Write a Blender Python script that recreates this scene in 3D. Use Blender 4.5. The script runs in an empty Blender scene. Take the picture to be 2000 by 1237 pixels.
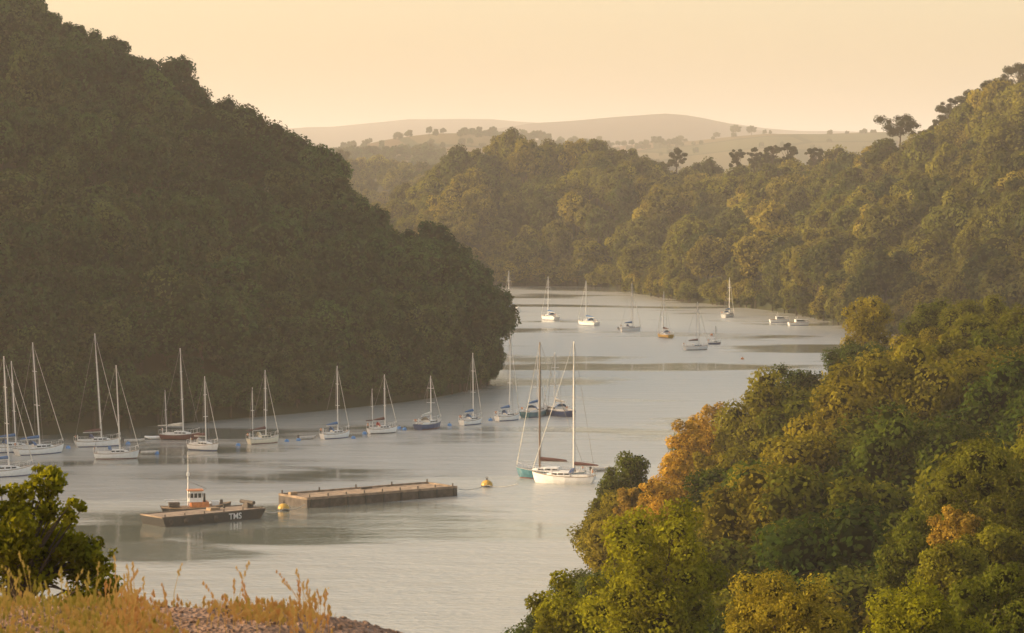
import bpy, math, numpy as np
from mathutils import Vector, noise as mn
R0 = np.random.default_rng(7)
scene = bpy.context.scene
scene.view_settings.view_transform='Standard'; scene.view_settings.look='None'; scene.view_settings.exposure=0

# ------------------------------------------------------------------ survey
H=38.0; F=100/36*2000; PITCH=math.atan(263.5/F)
cp,sp=math.cos(PITCH),math.sin(PITCH)
def ray(u,v):
    a=(u-1000)/F; b=(618.5-v)/F
    return np.array([a, cp+b*sp, -sp+b*cp])
def wat(u,v,z=0.0):
    d=ray(u,v); return np.array([0,0,H])+d*((z-H)/d[2])
def sight(u,v,D):
    d=ray(u,v); return np.array([0,0,H])+d*(D/d[1])

cam=bpy.data.cameras.new('camera'); cam.lens=100; cam.sensor_width=36; cam.clip_start=0.5; cam.clip_end=60000
cam.dof.use_dof=True; cam.dof.focus_distance=420; cam.dof.aperture_fstop=8
camo=bpy.data.objects.new('camera',cam); scene.collection.objects.link(camo)
camo.location=(0,0,H); camo.rotation_euler=(math.pi/2-PITCH,0,0); scene.camera=camo

# ------------------------------------------------------------------ light
EL=math.radians(15); AZ=math.radians(-90)
S=Vector((math.sin(AZ)*math.cos(EL), math.cos(AZ)*math.cos(EL), math.sin(EL)))
sun=bpy.data.lights.new('sun','SUN'); sun.energy=5.0; sun.angle=math.radians(0.5); sun.color=(1.0,0.82,0.53)
suno=bpy.data.objects.new('sun',sun); scene.collection.objects.link(suno)
suno.rotation_euler=(-S).to_track_quat('-Z','Y').to_euler(); suno.location=(-200,100,200)
w=bpy.data.worlds.new('World'); scene.world=w; w.use_nodes=True
nt=w.node_tree; nt.nodes.clear()
sk=nt.nodes.new('ShaderNodeTexSky'); sk.sky_type='NISHITA'; sk.sun_disc=False; sk.sun_elevation=EL; sk.sun_rotation=AZ
sk.altitude=0; sk.air_density=1.0; sk.dust_density=4.0; sk.ozone_density=0.6
mx=nt.nodes.new('ShaderNodeMix'); mx.data_type='RGBA'; mx.blend_type='MULTIPLY'; mx.inputs[0].default_value=1
mx.inputs[7].default_value=(3.28,2.68,2.14,1)
bg=nt.nodes.new('ShaderNodeBackground'); bg.inputs[1].default_value=0.14
out=nt.nodes.new('ShaderNodeOutputWorld')
nt.links.new(sk.outputs[0],mx.inputs[6]); nt.links.new(mx.outputs[2],bg.inputs[0]); nt.links.new(bg.outputs[0],out.inputs[0])

# ------------------------------------------------------------------ materials
def newmat(name):
    m=bpy.data.materials.new(name); m.use_nodes=True; t=m.node_tree; t.nodes.clear()
    o=t.nodes.new('ShaderNodeOutputMaterial'); return m,t,o
def N(t,typ,**k):
    n=t.nodes.new(typ)
    for a,b in k.items(): setattr(n,a,b)
    return n
def ramp(t,stops):
    r=N(t,'ShaderNodeValToRGB'); e=r.color_ramp.elements
    while len(e)<len(stops): e.new(0.5)
    for el,(p,c) in zip(e,stops): el.position=p; el.color=(*c,1)
    return r
def pm(name,col,rough=0.5,metal=0.0,var=0.25,scale=3.0,spec=0.5):
    m,t,o=newmat(name)
    p=N(t,'ShaderNodeBsdfPrincipled'); p.inputs['Roughness'].default_value=rough; p.inputs['Metallic'].default_value=metal
    p.inputs['Specular IOR Level'].default_value=spec
    tc=N(t,'ShaderNodeTexCoord'); nz=N(t,'ShaderNodeTexNoise'); nz.inputs['Scale'].default_value=scale; nz.inputs['Detail'].default_value=5
    t.links.new(tc.outputs['Object'],nz.inputs['Vector'])
    c0=tuple(c*(1-var) for c in col); c1=tuple(min(1,c*(1+var*0.5)) for c in col)
    r=ramp(t,[(0.3,c0),(0.65,c1)]); t.links.new(nz.outputs['Fac'],r.inputs[0]); t.links.new(r.outputs[0],p.inputs['Base Color'])
    t.links.new(p.outputs[0],o.inputs[0]); return m
def foliage(name,cols,trans=0.35,tcol=(1.6,1.5,0.6),lo=.3,hi=1.75):
    m,t,o=newmat(name)
    oi=N(t,'ShaderNodeObjectInfo')
    n=len(cols); r=ramp(t,[(i/(n-1),c) for i,c in enumerate(cols)]); t.links.new(oi.outputs['Random'],r.inputs[0])
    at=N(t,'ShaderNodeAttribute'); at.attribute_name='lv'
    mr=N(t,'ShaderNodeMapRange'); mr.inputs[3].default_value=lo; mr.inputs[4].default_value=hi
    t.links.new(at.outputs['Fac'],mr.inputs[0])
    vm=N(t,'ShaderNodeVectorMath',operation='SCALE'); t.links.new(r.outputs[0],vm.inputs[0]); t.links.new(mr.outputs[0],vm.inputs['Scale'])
    vt=N(t,'ShaderNodeVectorMath',operation='MULTIPLY'); t.links.new(vm.outputs[0],vt.inputs[0]); vt.inputs[1].default_value=tcol
    d=N(t,'ShaderNodeBsdfDiffuse'); tr=N(t,'ShaderNodeBsdfTranslucent')
    t.links.new(vm.outputs[0],d.inputs[0]); t.links.new(vt.outputs[0],tr.inputs[0])
    ms=N(t,'ShaderNodeMixShader'); ms.inputs[0].default_value=trans; t.links.new(d.outputs[0],ms.inputs[1]); t.links.new(tr.outputs[0],ms.inputs[2])
    t.links.new(ms.outputs[0],o.inputs[0]); return m
bark=pm('bark',(0.07,0.055,0.04),0.9,var=0.4,scale=6,spec=0.1)
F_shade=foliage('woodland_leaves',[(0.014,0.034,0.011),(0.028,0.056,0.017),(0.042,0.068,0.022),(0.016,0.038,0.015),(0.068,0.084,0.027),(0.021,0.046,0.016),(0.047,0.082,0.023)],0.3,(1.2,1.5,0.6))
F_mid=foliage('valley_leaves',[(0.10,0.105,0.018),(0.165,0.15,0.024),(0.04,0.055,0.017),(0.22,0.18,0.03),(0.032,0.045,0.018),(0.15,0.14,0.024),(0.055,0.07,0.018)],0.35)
F_near=foliage('oak_leaves',[(0.035,0.056,0.008),(0.12,0.118,0.011),(0.028,0.048,0.008),(0.17,0.14,0.013),(0.04,0.062,0.009),(0.12,0.11,0.012)],0.4)
F_gold=foliage('autumn_leaves',[(0.34,0.22,0.03),(0.36,0.24,0.035)],0.4,(1.3,1.15,0.6))
F_amber=foliage('turning_leaves',[(0.24,0.165,0.025),(0.26,0.175,0.03)],0.4,(1.3,1.15,0.6))
F_bright=foliage('ash_leaves',[(0.15,0.155,0.010),(0.165,0.16,0.012)],0.45)
F_olive=foliage('hawthorn_leaves',[(0.18,0.15,0.018),(0.19,0.16,0.02)],0.4)
F_pine=foliage('pine_needles',[(0.03,0.036,0.016),(0.04,0.042,0.018)],0.15)
white=pm('gelcoat_white',(0.78,0.77,0.74),0.3,var=0.08)
cream=pm('gelcoat_cream',(0.70,0.64,0.50),0.35,var=0.08)
teal=pm('paint_teal',(0.04,0.16,0.20),0.35)
navy=pm('paint_navy',(0.03,0.06,0.16),0.3)
maroon=pm('paint_maroon',(0.12,0.035,0.03),0.35)
black=pm('paint_black',(0.03,0.03,0.03),0.5)
grey=pm('deck_grey',(0.42,0.40,0.36),0.7)
teak=pm('teak_deck',(0.30,0.20,0.11),0.7)
glass=pm('cabin_glass',(0.02,0.025,0.03),0.1)
alu=pm('mast_aluminium',(0.72,0.70,0.66),0.4,0.3,var=0.05)
woodm=pm('varnished_spar',(0.12,0.07,0.04),0.4)
rig=pm('rigging_wire',(0.22,0.21,0.19),0.5)
clothb=pm('sail_cover_blue',(0.05,0.14,0.30),0.9)
clothr=pm('sail_cover_burgundy',(0.12,0.05,0.045),0.9)
sailw=pm('furled_sail',(0.6,0.57,0.5),0.9)
red=pm('paint_red',(0.5,0.06,0.03),0.5)
orange=pm('paint_orange',(0.50,0.17,0.04),0.5)
yellow=pm('buoy_yellow',(0.5,0.30,0.04),0.5)
bluebuoy=pm('buoy_blue',(0.06,0.22,0.5),0.5)
steel=pm('rusty_steel',(0.075,0.06,0.05),0.8,var=0.5,scale=1.5)
planks=pm('weathered_planks',(0.27,0.20,0.14),0.9,var=0.45,scale=1.2)

# ------------------------------------------------------------------ mesh helpers
def link(o,parent=None,col=None):
    (col or scene.collection).objects.link(o)
    if parent: o.parent=parent
    return o
class MB:
    def __init__(s): s.V=[];s.F=[];s.M=[];s.mats=[]
    def mi(s,m):
        if m not in s.mats: s.mats.append(m)
        return s.mats.index(m)
    def add(s,V,Fs,m):
        b=len(s.V); s.V+= [tuple(map(float,v)) for v in V]; k=s.mi(m)
        for f in Fs: s.F.append(tuple(b+i for i in f)); s.M.append(k)
    def tube(s,p0,p1,r0,r1,m,n=6):
        p0=Vector(p0);p1=Vector(p1);d=(p1-p0)
        if d.length<1e-6:return
        q=d.to_track_quat('Z','Y'); V=[];
        for p,r in((p0,r0),(p1,r1)):
            for i in range(n):
                a=2*math.pi*i/n; V.append(p+q@Vector((math.cos(a)*r,math.sin(a)*r,0)))
        Fs=[(i,(i+1)%n,n+(i+1)%n,n+i) for i in range(n)]+[tuple(range(n-1,-1,-1)),tuple(range(n,2*n))]
        s.add(V,Fs,m)
    def box(s,c,sz,m,top=(1,1),shift=0):
        x,y,z=c;a,b,h=sz[0]/2,sz[1]/2,sz[2]
        V=[(x-a,y-b,z),(x+a,y-b,z),(x+a,y+b,z),(x-a,y+b,z)]
        V+=[(x+shift-a*top[0],y-b*top[1],z+h),(x+shift+a*top[0],y-b*top[1],z+h),(x+shift+a*top[0],y+b*top[1],z+h),(x+shift-a*top[0],y+b*top[1],z+h)]
        s.add(V,[(3,2,1,0),(4,5,6,7),(0,1,5,4),(1,2,6,5),(2,3,7,6),(3,0,4,7)],m)
    def ell(s,c,r,m,n=10,k=6):
        V=[];Fs=[]
        for j in range(k+1):
            th=math.pi*j/k
            for i in range(n):
                a=2*math.pi*i/n; V.append((c[0]+r[0]*math.sin(th)*math.cos(a),c[1]+r[1]*math.sin(th)*math.sin(a),c[2]+r[2]*math.cos(th)))
        for j in range(k):
            for i in range(n): Fs.append((j*n+i,(j+1)*n+i,(j+1)*n+(i+1)%n,j*n+(i+1)%n))
        s.add(V,Fs,m)
    def mesh(s,name):
        me=bpy.data.meshes.new(name); me.from_pydata(s.V,[],s.F)
        for m in s.mats: me.materials.append(m)
        me.polygons.foreach_set('material_index',s.M); me.update(); return me
    def obj(s,name,loc=(0,0,0),rz=0,parent=None,sc=1):
        o=bpy.data.objects.new(name,s.mesh(name)); o.location=loc; o.rotation_euler=(0,0,rz); o.scale=(sc,sc,sc); return link(o,parent)

# ------------------------------------------------------------------ trees
def unit(a): return a/np.maximum(np.linalg.norm(a,axis=-1,keepdims=True),1e-9)
def leafcloud(rng,C,rad,nleaf,size,squash=0.85,upbias=0.3,fat=0.62,cull=0.72,outward=1.0,spread=(0.72,0.36)):
    C=np.array(C,float); rad=np.array(rad,float)
    p=rad**2/np.sum(rad**2); li=rng.choice(len(C),nleaf,p=p)
    d=unit(rng.normal(size=(nleaf,3))); rr=rad[li]*(spread[0]+spread[1]*rng.random(nleaf)**0.8)
    P=C[li]+d*rr[:,None]*np.array([1,1,squash])
    if cull>0:
        dist=np.linalg.norm((P[:,None,:]-C[None])/np.array([1,1,squash]),axis=2)/rad[None]
        keep=(dist.min(axis=1)>=cull); P=P[keep];d=d[keep];li=li[keep]
    n=len(P); nn=unit(d*outward+rng.normal(size=(n,3))*0.55+np.array([0,0,upbias]))
    t=unit(np.cross(nn,rng.normal(size=(n,3)))); b=np.cross(nn,t)
    s=size*(0.6+0.8*rng.random(n))[:,None]
    V=np.stack([P-t*s*0.5,P+b*s*0.5*fat,P+t*s*0.5,P-b*s*0.5*fat],1).reshape(-1,3)
    lobv=rng.random(len(C)); lv=0.55*lobv[li]+0.45*rng.random(n)
    return V,lv
def tree_mesh(name,rng,lobes,rads,nleaf,size,leafmat,trunk_h,trunk_r,core=0.7,squash=0.85,limbs=6,lean=(0,0),barkm=None,**kw):
    V,lv=leafcloud(rng,lobes,rads,nleaf,size,squash,**kw)
    mb=MB(); bk=barkm or bark
    lob=[Vector(l) for l in lobes]
    top=Vector((lean[0],lean[1],trunk_h)); mid=Vector((lean[0]*0.3,lean[1]*0.3,trunk_h*0.5))
    mb.tube((0,0,-1.0),mid,trunk_r*1.25,trunk_r*0.85,bk,8); mb.tube(mid,top,trunk_r*0.85,trunk_r*0.5,bk,8)
    ids=rng.permutation(len(lob))[:limbs]
    for i in ids:
        f=0.45+0.5*rng.random(); a=mid.lerp(top,f); c=lob[i]; m_=a.lerp(c,0.55)+Vector((0,0,0.06*(c-a).length))
        mb.tube(a,m_,trunk_r*0.42,trunk_r*0.25,bk,5); mb.tube(m_,c,trunk_r*0.25,trunk_r*0.1,bk,5)
    if core>0:  # added opaque cores in the darkest leaf tone block light inside the crown
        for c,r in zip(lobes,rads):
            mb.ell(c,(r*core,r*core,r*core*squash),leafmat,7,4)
    nv=len(mb.V); q=len(lv)
    k=mb.mi(leafmat)
    Fq=(np.arange(q*4).reshape(q,4)+nv).tolist()
    me=bpy.data.meshes.new(name); me.from_pydata(mb.V+V.tolist(),[],mb.F+Fq)
    for m in mb.mats: me.materials.append(m)
    me.polygons.foreach_set('material_index',mb.M+[k]*q)
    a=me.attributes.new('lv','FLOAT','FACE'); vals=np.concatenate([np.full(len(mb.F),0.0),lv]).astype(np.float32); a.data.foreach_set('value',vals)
    me.update(); return me
def round_lobes(rng,R,zc,n,zs=1.0,rmin=0.26,rmax=0.46,bot=-0.45):
    C=[];r=[]
    while len(C)<n:
        d=unit(rng.normal(size=3))
        if d[2]<bot: continue
        f=0.55+0.35*rng.random(); C.append([d[0]*R*f,d[1]*R*f,zc+d[2]*R*zs*f]); r.append(R*(rmin+(rmax-rmin)*rng.random()))
    C.append([0,0,zc]); r.append(R*0.6)
    return C,r
def collection(name): return bpy.data.collections.new(name)
def variants(cname,mat,n,nleaf,size,seed,R=4.6,rmin=.24,rmax=.44,nl=26,**kw):
    col=collection(cname)
    for i in range(n):
        rng=np.random.default_rng(seed+i)
        zs=[0.95,1.2,0.85,1.1,1.35,1.0][i%6]; RR=R*[1,0.85,1.1,0.9,0.75,1.05][i%6]
        C,r=round_lobes(rng,RR,2.2+RR*zs*0.95,int(nl+6*(i%3)),zs,rmin,rmax,-0.6)
        me=tree_mesh('%s_%d'%(cname,i),rng,C,r,nleaf,size,mat,2.2+RR*zs*0.9,0.28,**kw)
        o=bpy.data.objects.new('%s_%02d'%(cname,i),me); col.objects.link(o)
    return col
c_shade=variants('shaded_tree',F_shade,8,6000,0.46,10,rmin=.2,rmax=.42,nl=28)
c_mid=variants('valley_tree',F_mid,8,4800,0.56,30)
c_near=variants('oak',F_near,6,19000,0.29,50,rmin=.16,rmax=.34,nl=44,spread=(.62,.58),core=.58)

def scatter(name,P,rz,scl,idx,col):
    me=bpy.data.meshes.new(name); me.from_pydata(P.tolist(),[],[])
    def at(n,ty,dat,key):
        a=me.attributes.new(n,ty,'POINT'); a.data.foreach_set(key,np.ascontiguousarray(dat).ravel())
    n=len(P); rot=np.zeros((n,3),np.float32); rot[:,2]=rz
    at('rot','FLOAT_VECTOR',rot,'vector'); at('scl','FLOAT_VECTOR',scl.astype(np.float32),'vector'); at('idx','INT',idx.astype(np.int32),'value')
    o=bpy.data.objects.new(name,me); link(o)
    g=bpy.data.node_groups.new(name+'_scatter','GeometryNodeTree')
    g.interface.new_socket('Geometry',in_out='INPUT',socket_type='NodeSocketGeometry'); g.interface.new_socket('Geometry',in_out='OUTPUT',socket_type='NodeSocketGeometry')
    gi=g.nodes.new('NodeGroupInput'); go=g.nodes.new('NodeGroupOutput'); ip=g.nodes.new('GeometryNodeInstanceOnPoints'); ci=g.nodes.new('GeometryNodeCollectionInfo')
    ci.inputs['Collection'].default_value=col; ci.inputs['Separate Children'].default_value=True; ci.inputs['Reset Children'].default_value=True
    ip.inputs['Pick Instance'].default_value=True
    for an,ty,sock in(('rot','FLOAT_VECTOR','Rotation'),('scl','FLOAT_VECTOR','Scale'),('idx','INT','Instance Index')):
        na=g.nodes.new('GeometryNodeInputNamedAttribute'); na.data_type=ty; na.inputs['Name'].default_value=an
        g.links.new(na.outputs[0],ip.inputs[sock])
    g.links.new(gi.outputs[0],ip.inputs['Points']); g.links.new(ci.outputs[0],ip.inputs['Instance']); g.links.new(ip.outputs[0],go.inputs[0])
    md=o.modifiers.new('scatter','NODES'); md.node_group=g
    return o

# ------------------------------------------------------------------ terrain
def loft(rows,n,m):
    A=np.array(rows,float); Rn,K,_=A.shape
    s=np.linspace(0,K-1,n); B=np.stack([[np.interp(s,np.arange(K),A[r,:,c]) for c in range(3)] for r in range(Rn)],0)
    t=np.linspace(0,Rn-1,m)
    i0=np.minimum(t.astype(int),Rn-2); f=t-i0; f=f[:,None,None]
    Bt=np.transpose(B,(0,2,1)); return Bt[i0]*(1-f)+Bt[i0+1]*f
def rough(G,amp,sc,seed=0):
    m,n,_=G.shape
    for i in range(m):
        for j in range(n):
            x,y,z=G[i,j]; G[i,j,2]+=amp*mn.noise(Vector((x*sc+seed,y*sc,0)))*min(1,max(0,z/8))
    return G
def grid_obj(name,G,mat):
    m,n,_=G.shape; V=G.reshape(-1,3).tolist()
    Fs=[(i*n+j,i*n+j+1,(i+1)*n+j+1,(i+1)*n+j) for i in range(m-1) for j in range(n-1)]
    me=bpy.data.meshes.new(name); me.from_pydata(V,[],Fs); me.materials.append(mat)
    me.polygons.foreach_set('use_smooth',[True]*len(Fs)); me.update()
    return link(bpy.data.objects.new(name,me))
def sample(G,count,mind,rng,r0=0.0,r1=1.0):
    m,n,_=G.shape; a=int(r0*(m-1)); b=max(a+1,int(r1*(m-1)))
    g=G[a:b+1]; e1=g[:-1,1:,:2]-g[:-1,:-1,:2]; e2=g[1:,:-1,:2]-g[:-1,:-1,:2]
    ar=np.abs(e1[...,0]*e2[...,1]-e1[...,1]*e2[...,0]); p=(ar/ar.sum()).ravel()
    k=rng.choice(len(p),count,p=p); i=k//ar.shape[1]; j=k%ar.shape[1]; u=rng.random(count)[:,None]; v=rng.random(count)[:,None]
    P=g[i,j]*(1-u)*(1-v)+g[i,j+1]*u*(1-v)+g[i+1,j]*(1-u)*v+g[i+1,j+1]*u*v
    cells={}; keep=[]
    for q in range(count):
        x,y=P[q,0],P[q,1]; cx,cy=int(x//mind),int(y//mind); ok=True
        for dx in(-1,0,1):
            for dy in(-1,0,1):
                for w_ in cells.get((cx+dx,cy+dy),()):
                    if (P[w_,0]-x)**2+(P[w_,1]-y)**2<mind*mind: ok=False;break
                if not ok:break
            if not ok:break
        if ok: cells.setdefault((cx,cy),[]).append(q); keep.append(q)
    return P[keep]
soil=pm('woodland_floor',(0.035,0.04,0.018),0.95,var=0.4,scale=0.1,spec=0.1)
def wood(name,pts,col,rng,smin=0.75,smax=1.25,nv=8,zs=1.0):
    n=len(pts); s=smin+(smax-smin)*rng.random(n)**1.3; sc=np.stack([s*(0.9+0.25*rng.random(n)),s*(0.9+0.25*rng.random(n)),s*zs*(0.88+0.3*rng.random(n))],1)
    return scatter(name,pts,rng.random(n)*6.28,sc,rng.integers(0,nv,n),col)
def fringe(name,line,n,col,rng,smin,smax,zz=-1.5,off=(0,0,0)):
    s=np.sort(rng.random(n))*(len(line)-1); fr=np.stack([np.interp(s,np.arange(len(line)),line[:,c]) for c in range(3)],1)+rng.normal(size=(n,3))*np.array([1,1,0.2])+np.array(off); fr[:,2]=zz
    wood(name,fr,col,rng,smin,smax)

# left hillside
cols=[((-2600,1100),(-2000,-850,650)),((-900,960),(-900,-330,640)),((-400,892),(-400,-190,615)),((0,856),(0,-85,600)),((160,845),(145,8,592)),((350,828),(328,135,585)),((560,810),(520,248,580)),  # leftmost columns: unseen tall spur, added out of frame to shadow the hillside
((690,797),(618,325,577)),((790,786),(698,385,574)),((850,777),(766,412,570)),((895,768),(830,460,566)),((925,760),(900,535,562)),((942,752),(943,592,560)),((952,744),(960,640,560))]
def hill(cols,drop):
    shore=[];crest=[]
    for s_,c_ in cols:
        shore.append(wat(*s_,0)); q=sight(*c_); q[2]=max(1.0,q[2]-drop); crest.append(q)
    return np.array(shore),np.array(crest)
shore,crest=hill(cols,14.5)
foot=shore+np.array([0,-4,-3]); s2=shore+np.array([0,3,1.6])
m1=s2*0.6+crest*0.4; m1[:,2]+=crest[:,2]*0.07; m2=s2*0.25+crest*0.75; m2[:,2]+=crest[:,2]*0.03
b1=crest+np.array([0,60,0]); b1[:,2]*=0.8; b2=crest+np.array([0,200,0]); b2[:,2]=-3
G=rough(loft([foot,s2,m1,m2,crest,b1,b2],160,90),4.5,0.035,3)
grid_obj('hillside',G,soil)
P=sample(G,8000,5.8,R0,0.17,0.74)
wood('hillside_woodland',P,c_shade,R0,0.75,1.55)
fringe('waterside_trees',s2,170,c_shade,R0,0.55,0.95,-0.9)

# far bluff
cols=[((450,562),(450,470,1110)),((620,562),(620,440,1120)),((700,562),(700,430,1130)),((780,562),(785,400,1130)),((820,562),(835,352,1130)),((880,561),(885,327,1135)),((960,560),(960,293,1140)),((1000,560),(1005,288,1140)),
((1060,560),(1060,299,1140)),((1120,560),(1120,290,1140)),((1180,562),(1180,279,1140)),((1240,566),(1240,312,1140)),((1300,570),(1300,325,1150)),((1400,575),(1400,330,1160)),((1500,580),(1500,322,1160)),((1600,590),(1600,322,1170)),((1800,600),(1800,310,1180)),((2100,600),(2100,250,1180))]
shore,crest=hill(cols,17)
foot=shore+np.array([0,-4,-3]); s2=shore+np.array([0,3,1.6]); m1=s2*0.5+crest*0.5; m1[:,2]+=crest[:,2]*0.16; b1=crest+np.array([0,80,0]); b1[:,2]*=0.8; b2=crest+np.array([0,260,0]); b2[:,2]=-3
G=rough(loft([foot,s2,m1,crest,b1,b2],130,60),9,0.018,11); grid_obj('river_bluff',G,soil)
P=sample(G,6000,7.6,R0,0.2,0.75); wood('bluff_woodland',P,c_mid,R0,0.9,1.8,zs=1.05)
fringe('waterside_trees',s2,140,c_mid,R0,0.6,1.1,-1.2,(0,-2,0))

# right hill
cols=[((1235,573),(1238,500,1010)),((1290,580),(1285,420,1030)),((1350,590),(1350,372,1045)),((1450,600),(1450,350,1050)),((1560,614),(1560,342,1040)),((1640,632),(1650,325,1020)),((1700,645),(1720,308,1000)),
((1790,660),(1800,290,980)),((1870,672),(1880,242,965)),((1940,684),(1940,198,955)),((2000,697),(2000,160,945)),((2200,740),(2200,60,920)),((2600,800),(2600,0,900))]
shore,crest=hill(cols,15)
foot=shore+np.array([-1,-4,-3]); s2=shore+np.array([0,3,1.6]); m1=s2*0.6+crest*0.4; m1[:,2]+=crest[:,2]*0.08; m2=s2*0.25+crest*0.75; m2[:,2]+=crest[:,2]*0.05; b1=crest+np.array([20,60,0]); b1[:,2]*=0.85; b2=crest+np.array([30,160,0]); b2[:,2]=-3
G=rough(loft([foot,s2,m1,m2,crest,b1,b2],130,80),12,0.024,23); grid_obj('valley_hill',G,soil)
P=sample(G,7000,7.2,R0,0.17,0.78); wood('valley_woodland',P,c_mid,R0,0.8,1.85)
fringe('waterside_trees',s2,130,c_mid,R0,0.5,0.95,-1.0,(-1,-3,0))

# ------------------------------------------------------------------ single trees near the river
CL=[]
def gt(name,u,v,D,Rw,height,mat,nleaf,size,seed,zs=1.2,lobes=30,core=0.5,rmin=0.16,rmax=0.32,spread=(.6,.65),clear=1):
    rng=np.random.default_rng(seed); top=sight(u,v,D); zc=height-Rw*zs*1.0
    C,r=round_lobes(rng,Rw,zc,lobes,zs,rmin,rmax,-0.8)
    me=tree_mesh(name,rng,C,r,nleaf,size,mat,zc,0.2,core=core,limbs=14,spread=spread)
    o=bpy.data.objects.new(name,me); o.location=(top[0],top[1],top[2]-height)
    if clear: CL.append((top[0],top[1],Rw+1.2,clear))
    return link(o)
gt('ash_tree',1290,975,112,2.7,12,F_bright,34000,0.16,101,1.45,60,0.4)
gt('ash_tree',1115,1110,118,1.9,9,F_bright,16000,0.16,102,1.3,36,0.4)
gt('hawthorn_tree',1535,1110,100,2.6,9,F_olive,30000,0.12,103,0.95,60,0.4,.12,.26)
gt('ash_tree',1800,1135,92,2.1,9,F_bright,24000,0.13,104,1.0,44,0.4)
gt('hawthorn_tree',1960,1090,105,2.6,9,F_near,24000,0.15,105,1.1,44,0.45)
gt('hawthorn_tree',1940,860,156,3.8,12,F_near,30000,0.2,106,1.5,60,0.45)
gt('birch_tree',1865,985,146,1.6,9,F_amber,9000,0.15,107,1.1,50,0.2,.1,.2,(.5,.9),0)
gt('hawthorn_tree',1790,1000,150,2.2,9,F_near,18000,0.18,121,1.2,44,0.45,clear=0)
gt('hawthorn_tree',1860,1055,138,2.2,9,F_near,18000,0.17,122,1.2,44,0.45,clear=0)
gt('hawthorn_tree',1945,1000,144,2.2,9,F_near,18000,0.18,123,1.3,44,0.45,clear=0)
gt('autumn_birch_tree',1385,772,300,2.9,13,F_gold,12000,0.26,108,2.0,54,0.3,.12,.26,clear=8)
gt('autumn_birch_tree',1340,812,285,2.7,12,F_gold,12000,0.26,109,1.8,54,0.3,.12,.26,clear=8)
gt('birch_tree',1390,865,262,2.3,12,F_olive,10000,0.26,119,1.6,44,0.3,.12,.26,clear=6)
gt('autumn_birch_tree',1325,870,258,2.5,10,F_gold,11000,0.25,110,1.6,50,0.3,.12,.26,clear=9)
gt('autumn_birch_tree',1285,925,240,2.2,9,F_gold,10000,0.24,124,1.3,44,0.3,.12,.26,clear=9)
gt('birch_tree',1235,945,245,1.8,8,F_amber,9000,0.24,120,1.3,44,0.3,.12,.26,clear=8)
gt('hawthorn_tree',1690,575,350,3.6,12,F_olive,9000,0.3,111,1.1,34,0.5)
gt('hawthorn_tree',1770,655,285,3.4,12,F_olive,10000,0.3,112,1.2,34,0.5)
gt('hawthorn_tree',1200,1000,215,2.4,8,F_olive,10000,0.24,113,1.2,34,0.5)

# near right bank
def crow(L,drop):
    o=[]
    for u,v,D in L:
        q=sight(u,v,D); q[2]=q[2]-drop; o.append(q)
    return np.array(o)
ridge=crow([(1045,1250,172),(1090,1150,200),(1140,1060,230),(1235,940,285),(1320,865,308),(1430,795,320),(1550,705,325),(1650,652,330),(1770,610,330),(1900,580,325),(2060,555,320),(2500,480,320)],10.2)
ridge[:,2]=np.maximum(ridge[:,2],0.0)
mid=crow([(1085,1250,160),(1190,1150,175),(1290,1060,195),(1380,990,225),(1450,930,240),(1560,890,250),(1650,870,250),(1750,855,250),(1850,830,250),(1950,800,250),(2100,770,250),(2500,680,250)],11)
near=crow([(1090,1400,130),(1190,1370,132),(1290,1330,138),(1390,1290,145),(1480,1250,152),(1570,1220,160),(1650,1200,168),(1730,1170,170),(1830,1120,170),(1930,1070,170),(2100,1020,170),(2500,900,170)],11.5)
for a in(mid,near): a[:,2]=np.maximum(a[:,2],1.0)
back=ridge+np.array([-2,8,0]); back[:,2]=-2; back[5:]+=np.array([0,60,0]); 
hs=near.copy(); hs[:,1]=95; hs[:,0]=np.linspace(4,45,12); hs[:,2]=11
hs2=hs.copy(); hs2[:,1]=55; hs2[:,2]=20
G=rough(loft([back,ridge,mid,near,hs,hs2],120,80),3.5,0.04,31); grid_obj('near_riverbank',G,soil)
P=sample(G,3200,5.2,R0,0.19,0.62)
keep=np.ones(len(P),bool)
for x,y,r,k in CL:
    dy=P[:,1]-y; dy=np.where(dy<0,dy/max(1.3,k*.55),dy*.7/1.0)
    keep&=((P[:,0]-x*P[:,1]/y)**2+dy**2)>(r*1.15)**2
P=P[keep]
xs_=np.clip((P[:,0]-P[:,1]*0.03)/14,0,1) # smaller, scrubbier trees by the water's edge
n=len(P); s=(0.6+0.2*xs_)+(0.3+.38*xs_)*R0.random(n)
s=np.where(P[:,1]>290,np.minimum(s,0.72+0.16*R0.random(n)),s)   # exposed crest: lower trees
scatter('riverbank_woodland',P,R0.random(n)*6.28,np.stack([s*(.95+.25*R0.random(n)),s*(.95+.25*R0.random(n)),s*(.85+.25*R0.random(n))],1),R0.integers(0,6,n),c_near)

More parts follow.
